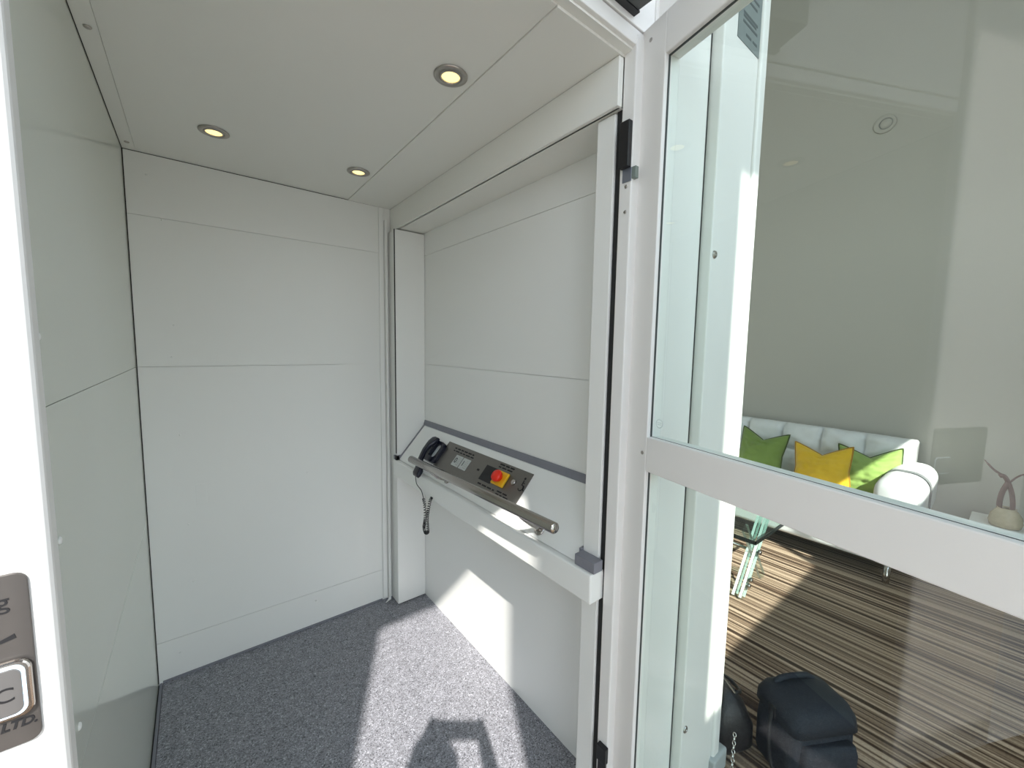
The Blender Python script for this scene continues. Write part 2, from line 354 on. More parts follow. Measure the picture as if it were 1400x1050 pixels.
for nm, z0, z1 in (('glass_pane', ZT[0], 1.965), ('glass_pane', .11, ZT[1])):
    g = obj(nm, dbox(B(), SW-.004, DL-SW+.004, z0-.004, z1+.004, .014, .020), GLASS, dr)
    bm = B()
    dbox(bm, SW, SW+.0022, z0, z1, .010, .0138); dbox(bm, DL-SW-.0022, DL-SW, z0, z1, .010, .0138)
    dbox(bm, SW, DL-SW, z0, z0+.0007, .0125, .0138); dbox(bm, SW, DL-SW, z1-.0022, z1, .010, .0138)
    obj('gasket', bm, mat('grey_gasket', (.05, .06, .058), .6), g)
    if z0 > 1:
        c = V((HX, HY, 1.172)) + E_*.098 + N_*.0135
        bm = B(); tube(bm, [c + E_*(.0095*cos(a)) + V((0, 0, .0095*sin(a))) for a in [2*pi*i/28 for i in range(28)]], .0005, 5, closed=True)
        for dz, hw in ((.002, .006), (-.002, .006)): tube(bm, [c + E_*-hw + V((0, 0, dz)), c + E_*hw + V((0, 0, dz))], .0004, 5)
        obj('etched_stamp', bm, mat('etched_grey', (.50, .55, .52), .6), g)
for l, z in ((.063, 1.098), (.03, 2.02), (.063, .1)):
    c = V((HX, HY, z)) + E_*l
    obj('screw', lathe(B(), [(.0045, 0), (.0045, .0006), (.003, .0012), (.0012, .0012), (.001, .0003), (0, .0003)], c, -N_, 14), STEEL, dr)
for z in (.25, 1.05, 1.85):
    obj('hinge', lathe(B(), [(.006, 0), (.006, .09)], V((HX, HY, z)) + N_*.047 + E_*.012, (0, 0, 1), 14), STEEL, dr, smooth=True)

# ------------------------------------------------------------------ ceiling downlights
def downlight(bx, by, first=None, label=''):
    if first is None:
        t = thing('downlight', label, 'light', (bx, by, H), group='lift ceiling downlights')
        bm = lathe(B(), [(.0415, 0), (.0415, -.002), (.036, -.0042), (.0285, -.0042), (.0275, -.002), (.0275, .004), (.0415, .002)], (bx, by, H), (0, 0, 1), 40, caps=False)
        obj('bezel', bm, STEEL, t, smooth=True)
        ring = lathe(B(), [(.0275, -.0022), (.0255, -.0046), (.0230, -.0046), (.0225, -.001), (.0272, .000)], (bx, by, H), (0, 0, 1), 36, caps=False)
        obj('lamp_ring', ring, CHROME, t, smooth=True)
        bm = B(); prof = [(.0226, -.0015), (.017, -.0028), (.009, -.0036), (0, -.0038)]
        lathe(bm, prof, (bx, by, H), (0, 0, 1), 30, caps=False)
        obj('lamp_lens', bm, LAMPLENS, t, smooth=True)
        return t
    t = first.copy(); COL.objects.link(t); t.location = (bx, by, H); t['label'] = label
    for ch in list(first.children):
        c = ch.copy(); COL.objects.link(c); c.parent = t
    return t
d0 = downlight(.526, .933, None, 'lit recessed downlight nearest the doorway in the lift ceiling')
downlight(.077, 1.648, d0, 'lit recessed downlight toward the left panel of the lift ceiling')
downlight(.527, 1.650, d0, 'lit recessed downlight near the casing and far panel of the lift ceiling')
downlight(.077, .933, d0, 'lit recessed downlight above the doorway, seen only reflected in the glass door')

# ------------------------------------------------------------------ control console (belt + sloped fascia)
cs = thing('control_console', 'white sloped lift control console with grey edge trim on the right panel', 'console', (.84, 1.27, .69))
CY0, CY1 = .640, 1.894
SB, ST_ = V((.775, 0, .772)), V((.914, 0, .929))
SU = (ST_-SB).normalized(); SN = V((-SU.z, 0, SU.x))
def S(y, s, o=0): return SB + SU*s + SN*o + V((0, y, 0))
SLEN = (ST_-SB).length
obj('fascia', prism(B(), [(SB.x, .70, SB.z), (ST_.x, .70, ST_.z), (XR-.001, .70, ST_.z), (XR-.001, .70, SB.z)], (0, CY1-.701, 0)), CONSOLE, cs, bevel=.0015)
obj('belt', boxb((.757, .628, .690), (.86, 1.915, .770)), CONSOLE, cs, bevel=.005, seg=3)
obj('top_trim', prism(B(), [(ST_.x-.001, .70, ST_.z+.0005), (XR-.001, .70, ST_.z+.0005), (XR-.001, .70, ST_.z+.027), (XR-.004, .70, ST_.z+.027)], (0, CY1-.70, 0)), GREYTRIM, cs, bevel=.001)
bm = B()
prism(bm, [S(CY1-.0135, -.002, .0012), S(CY1-.0135, SLEN+.003, .0012), S(CY1-.0135, SLEN+.003, -.004), S(CY1-.0135, -.002, -.004)], (0, .0145, 0))
box(bm, (.760, CY1-.014, .7705), (.777, 1.914, .790)); box(bm, (.760, CY1-.014, .7705), (.82, CY1+.001, .790))
obj('end_trim', bm, GREYTRIM, cs, bevel=.0008)
bm = boxb((.766, .626, .7705), (.7995, .692, .799))
box(bm, (.790, .692, .7705), (.83, .699, .805))
obj('end_trim', bm, GREYTRIM, cs, bevel=.001)
def slab(y0, y1, s0, s1, o0, o1, bm=None):
    bm = bm or B(); return obox(bm, S((y0+y1)/2, (s0+s1)/2, (o0+o1)/2), (0, -1, 0), SU, SN, abs(y1-y0)/2, (s1-s0)/2, (o1-o0)/2)
pl = obj('control_plate', slab(1.003, 1.583, .052, .179, 0, .0025), PLATE, cs, bevel=.0006)
def sub(name, bm, m, **k): return obj(name, bm, m, pl, **k)
def meshed(ob):
    """a modified mesh or a text, turned into one plain mesh object of the same name and place"""
    bpy.context.view_layer.update(); me = bpy.data.meshes.new_from_object(ob.evaluated_get(bpy.context.evaluated_depsgraph_get()))
    nm, par, mb = ob.name, ob.parent, ob.matrix_basis.copy(); bpy.data.objects.remove(ob)
    me.name = nm; n = bpy.data.objects.new(nm, me); link(n, par); n.matrix_basis = mb; return n
def text(body, size, y, s, o, m, parent, name='lettering', align='CENTER', shear=0):
    cu = bpy.data.curves.new(name, 'FONT'); cu.body = body; cu.size = size; cu.extrude = .0003; cu.align_x = align; cu.align_y = 'CENTER'; cu.shear = shear
    cu.materials.append(m); ob = bpy.data.objects.new(name, cu); link(ob, parent)
    ax, ay, az = V((0, -1, 0)), SU, SN; p = S(y, s, o) - wloc(parent)
    ob.matrix_local = Matrix(((ax.x, ay.x, az.x, p.x), (ax.y, ay.y, az.y, p.y), (ax.z, ay.z, az.z, p.z), (0, 0, 0, 1)))
    return meshed(ob)
for y, ch in ((1.437, '0'), (1.378, '1')):
    sub('floor_button', slab(y-.0255, y+.0265, .087, .136, .0025, .0055), LIGHTPL, bevel=.001)
    text(ch, .034, y+.011, .111, .0058, INK, pl)
    bm = B()
    for i in range(3):
        for j in range(5): lathe(bm, [(.0018, 0), (.0018, .001), (0, .0016)], S(y-.004-.007*i, .096+.008*j, .0055), SN, 6)
    sub('braille', bm, BRASSY)
rr = random.Random(3)
def words(y0, y1, *rows):
    bm = B()
    for s, h in rows:
        y = y0
        while y > y1 + .01:
            w = min(rr.uniform(.012, .032), y - y1)
            slab(y-w, y, s-h/2, s+h/2, .0025, .0029, bm); y -= w + .006
    sub('printed_legend', bm, INK)
words(1.51, 1.345, (.161, .006), (.149, .005)); words(1.185, 1.10, (.169, .006), (.158, .005))
words(1.24, 1.135, (.070, .006)); words(1.12, 1.05, (.074, .005), (.064, .004)); words(1.29, 1.275, (.115, .008))
sub('display_window', slab(1.176, 1.250, .084, .147, .0025, .0035), BLACKPL)
sb = sub('stop_guard', slab(1.100, 1.168, .089, .145, .0025, .014), YELLOW, bevel=.004)
bm = B(); c = S(1.134, .117, .014)
lathe(bm, [(.015, 0), (.015, .006), (.0215, .010), (.0225, .018), (.020, .0235), (.012, .0262), (0, .027)], c, SN, 28)
sub('stop_button', bm, RED, smooth=True)
bm = B(); c = S(1.066, .125, .0025)
lathe(bm, [(.0105, 0), (.0105, .006), (.0085, .008), (0, .008)], c, SN, 24)
obox(bm, c + SN*.008, (0, 1, 0), SU, SN, .0012, .006, .0006)
sub('key_switch', bm, CHROME)
# wheelchair pictogram
bm = B(); q = lambda a, b: S(1.036-a, .106+b, .0031)
tube(bm, [q(.012+.0105*cos(t), .012+.0105*sin(t)) for t in [R(-150+i*17) for i in range(16)]], .0016, 6)
tube(bm, [q(.010, .040), q(.011, .022), q(.023, .021), q(.028, .006), q(.033, .007)], .0019, 6)
tube(bm, [q(.011, .031), q(.020, .030)], .0015, 6)
lathe(bm, [(.0045, 0), (.0045, .0006), (0, .0006)], q(.010, .047), SN, 12)
sub('wheelchair_symbol', bm, INK)

# ------------------------------------------------------------------ handrail
hr = thing('grab_rail', 'round stainless steel grab rail across the front of the console', 'handrail', (.70, 1.14, .872))
RX, RZ0, RZ1 = .70, .858, .882
def rz(y): return RZ1 + (RZ0-RZ1)*(y-.70)/(1.57-.70)
bm = lathe(B(), [(0, 0), (.012, 0), (.0148, .003), (.0148, .871), (.012, .874), (0, .874)], (RX, .700, RZ1), (0, .874, RZ0-RZ1), 28)
obj('tube', bm, CHROME, hr, smooth=True, bevel=0)
for y in (.86, 1.42):
    obj('bracket', tube(B(), smooth_path([(RX, y, rz(y)), (RX+.02, y, rz(y)-.025), (.752, y, rz(y)-.052), S(y, .028, 0)], 6), .0075, 12), CHROME, hr, smooth=True)
    obj('bracket_rose', lathe(B(), [(.018, 0), (.018, .003), (.009, .004)], S(y, .028, 0), SN, 20), CHROME, hr, smooth=True)

# ------------------------------------------------------------------ telephone
ph = thing('telephone', 'black wall telephone with hanging coiled cord behind the grab rail', 'telephone', S(1.62, .06, 0))
bm = B()
out = [(1.625-a, .107+b) for a, b in rrect(.112, .105, .028)]; inn = [(1.617-a, .112+b) for a, b in rrect(.052, .064, .014)]
def ringprism(o, i, o0, o1):
    n = len(o); f = lambda L, h: [bm.verts.new(S(y, s, h)) for y, s in L]
    a0, a1, b0, b1 = f(o, o0), f(o, o1), f(i, o0), f(i, o1)
    for k in range(n):
        j = (k+1) % n
        bm.faces.new([a0[k], a0[j], a1[j], a1[k]]); bm.faces.new([b0[j], b0[k], b1[k], b1[j]])
        bm.faces.new([a1[k], a1[j], b1[j], b1[k]]); bm.faces.new([a0[j], a0[k], b0[k], b0[j]])
ringprism(out, inn, 0, .020)
obj('cradle', bm, PHONEPL, ph, bevel=.003)
def rsec(bm, path, w, t):
    """rounded bar through path with per-point width (along y) and thickness"""
    rings = []
    for (y, s, o), ww, tt in zip(path, w, t):
        rings.append([bm.verts.new(S(y + a, s, o + b)) for a, b in [(p[0], p[1]) for p in rrect(ww, tt, min(ww, tt)*.4, 4)]])
    n = len(rings[0])
    for a, b in zip(rings, rings[1:]):
        for k in range(n): bm.faces.new([a[k], a[(k+1) % n], b[(k+1) % n], b[k]])
    bm.faces.new(rings[0]); bm.faces.new(rings[-1][::-1]); return bm
P_ = [(1.598, -.030, .030), (1.600, -.020, .032), (1.604, .004, .034), (1.612, .020, .040), (1.626, .045, .046), (1.642, .085, .047), (1.650, .118, .040), (1.650, .136, .034), (1.648, .158, .030), (1.647, .166, .028)]
obj('handset', rsec(B(), P_, [.040, .052, .054, .042, .030, .028, .036, .050, .050, .036], [.012, .022, .026, .024, .018, .018, .022, .026, .022, .012]), PHONEPL, ph, smooth=True)
p0 = S(1.603, -.030, .028)
ctl = smooth_path([p0, (p0.x+.003, 1.597, .735), (.748, 1.575, .71), (.747, 1.552, .682)], 8)
bm = tube(B(), ctl, .0017, 8)
axis = smooth_path([(.747, 1.552, .682), (.746, 1.538, .655), (.745, 1.532, .61), (.744, 1.537, .577), (.743, 1.540, .556), (.742, 1.523, .541), (.743, 1.503, .552), (.744, 1.508, .58), (.745, 1.513, .61), (.746, 1.505, .645), (.748, 1.492, .69), (.756, 1.49, .705)], 34)
hel = []; ph_ = 0; u = None
for i, p in enumerate(axis):
    t = (axis[min(i+1, len(axis)-1)] - axis[max(i-1, 0)]).normalized()
    if u is None: _, u, _ = frame_for(t)
    u = (u - t*u.dot(t)).normalized(); w = t.cross(u); ph_ += .78
    hel.append(p + (u*cos(ph_) + w*sin(ph_))*.0055)
tube(bm, hel, .0016, 5)
obj('coiled_cord', bm, BLACKPL, ph, smooth=True)

# ------------------------------------------------------------------ landing call station on the left jamb
cp = thing('call_station', 'steel call plate with lit button on the bright left door jamb', 'call panel', (-.22, .573, 1.03))
bm = B(); pts = [(-.2445+a, .573, 1.034+b) for a, b in rrect(.218, .172, .009)]
prism(bm, pts, (0, -.003, 0)); pk = obj('plate', bm, mat('dark_steel_plate', (.115, .105, .10), .45, metal=.6, noise_amt=.06, noise_scale=60), cp, bevel=.0006)
bm = B(); prism(bm, [(-.172+a, .570, 1.008+b) for a, b in rrect(.070, .058, .010)], (0, -.005, 0))
obj('bezel', bm, CHROME, pk, bevel=.002)
bm = B(); prism(bm, [(-.172+a, .565, 1.008+b) for a, b in rrect(.062, .050, .008)], (0, -.0008, 0))
obj('glow_ring', bm, RINGGLOW, pk)
bm = B(); prism(bm, [(-.172+a, .5642, 1.008+b) for a, b in rrect(.0575, .0455, .007)], (0, -.0015, 0))
obj('button', bm, mat('button_steel', (.22, .215, .215), .4, metal=.7), pk, bevel=.0005)
def ftext(body, size, x, z, y, m, parent, align='RIGHT', shear=0, off=0):
    cu = bpy.data.curves.new('lettering', 'FONT'); cu.body = body; cu.size = size; cu.extrude = .0003; cu.align_x = align; cu.align_y = 'BOTTOM_BASELINE'; cu.shear = shear; cu.offset = off
    cu.materials.append(m); ob = bpy.data.objects.new('lettering', cu); link(ob, parent)
    ob.location = V((x, y, z)) - wloc(parent); ob.rotation_euler = (R(90), 0, 0); return meshed(ob)
ftext('g', .021, -.1475, 1.088, .5697, INK, pk)
ftext('S LTD.', .0115, -.1375, .9665, .5697, INK, pk, shear=.25, off=.0004)
ftext('C', .020, -.1475, 1.000, .5625, INK, pk)
bm = B(); prism(bm, [(-.166, .5699, 1.052), (-.1455, .5699, 1.057), (-.1465, .5699, 1.0615), (-.156, .5699, 1.0575), (-.160, .5699, 1.066)], (0, -.0004, 0))
obj('arrow_mark', bm, INK, pk)

# ------------------------------------------------------------------ small round ringed disc on the room wall
dt = thing('wall_disc', 'small round ringed disc high on the grey room wall', 'detector', (3.95, .756, 2.968))
obj('base', lathe(B(), [(.062, 0), (.062, -.010), (.056, -.014), (.044, -.014)], (3.95, .756, 2.968), (1, 0, 0), 36), ROOMWALL, dt, smooth=True)
obj('disc_ring', lathe(B(), [(.038, -.013), (.038, -.018), (.034, -.019), (.033, -.0135)], (3.95, .748, 2.966), (1, 0, 0), 36, caps=False), mat('grey_disc_ring', (.30, .30, .285), .5), dt, smooth=True)
obj('disc_cap', lathe(B(), [(.033, -.0135), (.030, -.020), (0, -.024)], (3.95, .748, 2.966), (1, 0, 0), 30, caps=False), ROOMWALL, dt, smooth=True)

# ------------------------------------------------------------------ sofa
sf = thing('sofa', 'white tufted leather sofa against the grey room wall', 'sofa', (3.45, 1.3, 0))
SY0, SY1 = .30, 2.45
obj('base', boxb((3.085, SY0+.05, .115), (3.85, SY1, .27)), LEATHER_W, sf, bevel=.025, seg=4)
obj('under_cloth', boxb((3.12, SY0+.08, .108), (3.84, SY1-.03, .116)), SOFADARK, sf)
def puffy(origin, U, W, Nn, lu, lw, nu, nw, puff, thick, res=14, rough_=0.004, seed=0):
    """tufted slab: front face bulges between the seams; U, W span it, Nn faces out"""
    bm = B(); U, W, Nn, o = V(U), V(W), V(Nn), V(origin); nU, nW = nu*res, nw*res; g = []
    for j in range(nW+1):
        row = []
        for i in range(nU+1):
            a, b = i/nU*nu, j/nW*nw; fa, fb = abs(sin(pi*a)), abs(sin(pi*b))
            h = puff*(fa**.38)*(fb**.38)
            h += noise.noise(V((a*3.1+seed, b*3.1, 0)))*rough_*2 + noise.noise(V((a*9+seed, b*9, 3)))*rough_
            e = min(i, nU-i, 3)/3; f = min(j, nW-j, 3)/3; h -= .02*((1-e)**2 + (1-f)**2)
            row.append(bm.verts.new(o + U*(lu*i/nU) + W*(lw*j/nW) + Nn*h))
        g.append(row)
    for j in range(nW):
        for i in range(nU): bm.faces.new([g[j][i], g[j][i+1], g[j+1][i+1], g[j+1][i]])
    bd = [g[0][i] for i in range(nU)] + [g[j][nU] for j in range(nW)] + [g[nW][i] for i in range(nU, 0, -1)] + [g[j][0] for j in range(nW, 0, -1)]
    bk = [bm.verts.new(v.co - Nn*thick) for v in bd]
    for k in range(len(bd)):
        j = (k+1) % len(bd); bm.faces.new([bd[j], bd[k], bk[k], bk[j]])
    bm.faces.new(bk); return bm
lean = V((.28, 0, 1)).normalized(); bn = V((-lean.z, 0, lean.x))
obj('backrest', puffy((3.66, SY0+.10, .37), (0, 1, 0), lean, bn, SY1-SY0-.10, .415, 8, 2, .088, .13, rough_=.012), LEATHER_W, sf, smooth=True)
obj('seat_cushion', puffy((3.10, SY0+.18, .29), (0, 1, 0), (1, 0, 0), (0, 0, 1), SY1-SY0-.18, .60, 8, 2, .05, .06, seed=5), LEATHER_W, sf, smooth=True)
def arm_prof(inset=0):
    c = V((0, 0, 0)); pr = []
    for a, b in rrect(.215-inset, .30-inset, .085, 6): pr.append((a, b))
    return pr
bm = B(); rings = []
for x, k in [(3.095, .70), (3.105, .88), (3.13, .97), (3.18, 1), (3.40, 1.01), (3.62, 1), (3.74, .97), (3.765, .85)]:
    rings.append([bm.verts.new((x, .385 + a*k, .475 + b*k + .004*noise.noise(V((x*9, a*20, b*20))))) for a, b in arm_prof()])
n = len(rings[0])
for a, b in zip(rings, rings[1:]):
    for k in range(n): bm.faces.new([a[k], a[(k+1) % n], b[(k+1) % n], b[k]])
bm.faces.new(rings[0]); bm.faces.new(rings[-1][::-1])
am = obj('armrest', bm, LEATHER_W, sf, smooth=True)
bm = B(); rings = [[bm.verts.new((x, .385 + a*1.05, .475 + b*1.035)) for a, b in arm_prof()] for x in (3.33, 3.385)]
for k in range(n): bm.faces.new([rings[0][k], rings[0][(k+1) % n], rings[1][(k+1) % n], rings[1][k]])
obj('grey_band', bm, mat('grey_band_leather', (.24, .25, .26), .6), am)
for x, y in ((3.115, .395), (3.80, .40), (3.115, 2.38), (3.80, 2.38)):
    obj('leg', lathe(B(), [(.013, 0), (.016, .01), (.018, .115)], (x, y, 0), (0, 0, 1), 20), CHROME, sf, smooth=True)

def cushion(name, label, c, w, h, yaw, lean_, roll, m, mp, seed, cat='cushion'):
    N = 30; t = thing(name, label, cat, c, group='sofa cushions')
    rot = Matrix.Rotation(yaw, 3, 'Z') @ Matrix.Rotation(lean_, 3, 'Y') @ Matrix.Rotation(roll, 3, 'X')
    def P(u, v, side):
        # outline with pulled-out corners and a chopped top edge
        uu = u*(1 - .10*(1-abs(v))**1.2 if True else 1); vv = v*(1 - .07*(1-abs(u))**1.2)
        if v > 0: vv -= .40*v**2.2*(1-abs(u))**1.1
        th = .085*max(0, (1-u**2))**.55*max(0, (1-v**2))**.55
        if v > 0: th *= 1 - .35*v*(1-abs(u))
        wr = noise.noise(V((u*2.3+seed, v*5.2, side)))*.016 + (.5-abs(noise.noise(V((u*3.2+seed, v*8, side+4)))))*.018 - .007
        th = max(0, th + wr*(1-abs(u)**6)*(1-abs(v)**6)) if abs(u) < 1 and abs(v) < 1 else 0
        return V(c) + rot @ V((-side*th, u*uu/u*w/2 if u else 0, vv*h/2))
    bm = B(); gr = {}
    for side in (1, -1):
        for j in range(N+1):
            for i in range(N+1):
                edge = i in (0, N) or j in (0, N)
                if edge and side == -1: gr[side, i, j] = gr[1, i, j]; continue
                gr[side, i, j] = bm.verts.new(P(2*i/N-1, 2*j/N-1, side))
        for j in range(N):
            for i in range(N):
                f = [gr[side, i, j], gr[side, i+1, j], gr[side, i+1, j+1], gr[side, i, j+1]]
                bm.faces.new(f if side == 1 else f[::-1])
    loop = [P(2*i/N-1, -1, 1) for i in range(N)] + [P(1, 2*j/N-1, 1) for j in range(N)] + [P(1-2*i/N, 1, 1) for i in range(N)] + [P(-1, 1-2*j/N, 1) for j in range(N)]
    obj('cover', bm, m, t, smooth=True)
    obj('piping', tube(B(), loop, .0055, 6, closed=True), mp, t, smooth=True)
    return t
cushion('cushion', 'green velvet cushion alone by the lift post, dark piping', (3.50, 1.235, .54), .34, .36, R(-5), R(16), R(2), GREEN, GREEN_P, 1.3)
cushion('cushion', 'mustard yellow velvet cushion in front of a green one', (3.41, .815, .525), .33, .35, R(2), R(18), R(-4), MUSTARD, MUSTARD_P, 4.1)
cushion('cushion', 'sunlit-coloured green velvet cushion between the yellow cushion and the armrest', (3.54, .58, .54), .33, .35, R(16), R(16), R(-3), GREEN_LIT, GREEN_P, 8.7)

# ------------------------------------------------------------------ side table and vase
tb = thing('side_table', 'low white side table carrying the vase beside the sofa', 'side table', (3.73, -.02, 0))
obj('top', boxb((3.56, -.17, .30), (3.90, .13, .335)), ROOMWHITE, tb, bevel=.004)
for x in (3.72, 3.88):
    for y in (-.15, .11): obj('leg', boxb((x-.013, y-.013, 0), (x+.013, y+.013, .30)), ROOMWHITE, tb, bevel=.002)
vs = thing('vase', 'squat sand-coloured glass vase holding driftwood sticks', 'vase', (3.70, -.008, .335))
obj('body', lathe(B(), [(.045, 0), (.062, .006), (.068, .03), (.062, .07), (.045, .098), (.036, .108), (.040, .114), (.035, .114), (.031, .106), (.042, .092), (.05, .06), (.03, .012), (0, .01)], (3.70, -.008, .335), (0, 0, 1), 36), CERAMIC, vs, smooth=True)
dw = thing('driftwood_sticks', 'forked brown driftwood standing in the sandy vase', 'driftwood', (3.70, -.008, .36))
bm = B()
tube(bm, smooth_path([(3.70, -.02, .36), (3.69, -.028, .45), (3.70, -.02, .53), (3.70, .0, .60), (3.70, .02, .635), (3.70, .035, .628)], 6), .011, 8)
tube(bm, smooth_path([(3.70, .01, .36), (3.71, .022, .45), (3.70, .018, .53), (3.70, .0, .60)], 6), .012, 8)
obj('stem', bm, WOOD, dw, smooth=True)
obj('twig', tube(B(), smooth_path([(3.70, .02, .635), (3.69, .06, .665), (3.69, .10, .715)], 6), [.006]*6 + [.005]*4 + [.003]*3, 7), WOOD, dw, smooth=True)
obj('twig', tube(B(), smooth_path([(3.70, -.005, .60), (3.70, -.03, .64), (3.70, -.06, .665), (3.70, -.10, .668)], 6), .0045, 7), WOOD, dw, smooth=True)

# ------------------------------------------------------------------ glass coffee table
ct = thing('coffee_table', 'glass coffee table on clear bolted acrylic legs before the sofa', 'coffee table', (2.55, 1.2, 0))
obj('top', boxb((2.145, .75, .388), (2.75, 1.85, .398)), TABLEGLASS, ct, bevel=.001)
obj('edge_band', box(box(boxb((2.140, .745, .381), (2.75, .750, .400)), (2.140, .745, .381), (2.145, 1.85, .400)), (2.75, .745, .381), (2.755, 1.85, .400)), mat('dark_glass_edge', (.012, .016, .015), .2), ct)
def bar(a, b, w, t):
    a, b = V(a), V(b); d = (b-a).normalized(); y = V((0, 1, 0)); n_ = d.cross(y).normalized()
    bm = obox(B(), (a+b)/2, d, y, n_, (b-a).length/2, t/2, w/2); bm.faces.ensure_lookup_table()
    for i in (0, 1): bm.faces[i].material_index = 1
    return bm
for y in (.86, 1.72):
    for dy in (-.018, .018):
        obj('leg', bar((2.27, y+dy, .0), (2.55, y+dy, .385), .05, .014), None, ct, mats=[TRANSFL, ACRYLEDGE])
    obj('leg', bar((2.60, y, .0), (2.30, y, .385), .05, .014), None, ct, mats=[TRANSFL, ACRYLEDGE])
    for x, z in ((2.437, .215), (2.32, .062), (2.345, .085)):
        obj('bolt', lathe(B(), [(.014, 0), (.014, .012), (.009, .016), (0, .016)], (x, y-.026, z), (0, -1, 0), 16), CHROME, ct, smooth=True)
obj('tie_rod', lathe(B(), [(.008, 0), (.008, .80)], (2.437, .89, .215), (0, 1, 0), 14), CHROME, ct, smooth=True)

# ------------------------------------------------------------------ bags
def soft(bm, c, rotz, prof, puff=.0, seed=0, seg=7):
    """stacked rounded-rectangle sections [(z, w, d, r, ox, oy)] about c"""
    m = Matrix.Rotation(rotz, 3, 'Z'); rings = []
    for z, w, d, r, ox, oy in prof:
        rings.append([bm.verts.new(V(c) + m @ V((a+ox + .006*noise.noise(V((a*18+seed, b*18, z*15))), b+oy + .006*noise.noise(V((a*18, b*18+seed, z*15+9))), z))) for a, b in rrect(w, d, r, seg)])
    n = len(rings[0])
    for a, b in zip(rings, rings[1:]):
        for k in range(n): bm.faces.new([a[k], a[(k+1) % n], b[(k+1) % n], b[k]])
    bm.faces.new(rings[0][::-1]); bm.faces.new(rings[-1]); return bm
BC = V((1.50, .345, 0)); BR = R(-30)
bg = thing('camera_bag', 'navy camera bag with top flap on the striped carpet', 'bag', BC)
obj('body', soft(B(), BC, BR, [(.0, .21, .15, .02, 0, 0), (.02, .225, .165, .03, 0, 0), (.12, .225, .165, .03, 0, 0), (.21, .215, .155, .03, 0, 0), (.215, .20, .14, .03, 0, 0)], seed=2), NAVY, bg, smooth=True)
obj('flap', soft(B(), BC, BR, [(.185, .236, .178, .03, 0, 0), (.215, .234, .176, .035, 0, .0), (.240, .215, .155, .04, 0, .0), (.252, .17, .11, .04, 0, .0), (.255, .09, .05, .02, 0, 0)], seed=4), NAVY, bg, smooth=True)
mB = Matrix.Rotation(BR, 3, 'Z'); bp_ = lambda x, y, z: BC + mB @ V((x, y, z))
obj('carry_handle', tube(B(), smooth_path([bp_(-.07, .05, .248), bp_(-.04, .05, .262), bp_(.04, .05, .262), bp_(.07, .05, .248)], 6), .009, 8), NAVY, bg, smooth=True)
obj('front_pocket', soft(B(), bp_(0, -.088, 0), BR, [(.02, .16, .03, .01, 0, 0), (.04, .175, .045, .018, 0, 0), (.13, .175, .045, .018, 0, 0), (.155, .16, .03, .012, 0, 0)], seed=8), NAVY, bg, smooth=True)
obj('side_strap', tube(B(), smooth_path([bp_(-.116, .0, .21), bp_(-.135, -.01, .15), bp_(-.14, -.03, .06), bp_(-.125, -.05, .012)], 6), .006, 8), BLACKPL, bg, smooth=True)
obj('buckle', obox(B(), bp_(-.119, 0, .20), mB @ V((0, 1, 0)), (0, 0, 1), mB @ V((1, 0, 0)), .014, .018, .003), BLACKPL, bg, bevel=.001)
HC = V((1.425, .60, 0)); HR = R(58)
hb = thing('leather_handbag', 'black leather handbag slumped against the shaft post', 'bag', HC)
obj('body', soft(B(), HC, HR, [(.0, .26, .13, .04, 0, 0), (.025, .285, .155, .05, 0, 0), (.09, .28, .15, .05, 0, 0), (.15, .24, .10, .04, 0, .0), (.185, .18, .045, .02, 0, .0), (.19, .12, .02, .008, 0, 0)], seed=11), BLACKLEATHER, hb, smooth=True)
mH = Matrix.Rotation(HR, 3, 'Z'); hp = lambda x, y, z: HC + mH @ V((x, y, z))
obj('zip', tube(B(), [hp(-.10, -.012, .188), hp(.10, -.012, .188)], .003, 6), BRASSY, hb)
obj('zip_pull', tube(B(), smooth_path([hp(.02, -.075, .12), hp(.022, -.083, .10), hp(.02, -.085, .085)], 5), .003, 7), BRASSY, hb, smooth=True)
obj('strap_ring', tube(B(), [hp(.06+.014*cos(a), -.085, .07+.014*sin(a)) for a in [2*pi*i/20 for i in range(20)]], .0022, 7, closed=True), BRASSY, hb, smooth=True)
bm = B()
for i in range(9):
    c_ = V((1.305 - .003*i, .474 - .001*i, .115 - .012*i)); c_.z = max(c_.z, .008)
    u_ = V((1, 0, 0)) if i % 2 else V((0, 1, 0))
    tube(bm, [c_ + u_*.0045*cos(t_) + V((-.35, -.1, -.75))*.0075*sin(t_) for t_ in [2*pi*k/12 for k in range(12)]], .0015, 5, closed=True)
obj('chain_strap', bm, BRASSY, hb, smooth=True)
obj('handle', tube(B(), smooth_path([hp(-.08, -.03, .175), hp(-.05, -.065, .15), hp(.02, -.078, .13), hp(.07, -.075, .11)], 8), .006, 8), BLACKLEATHER, hb, smooth=True)

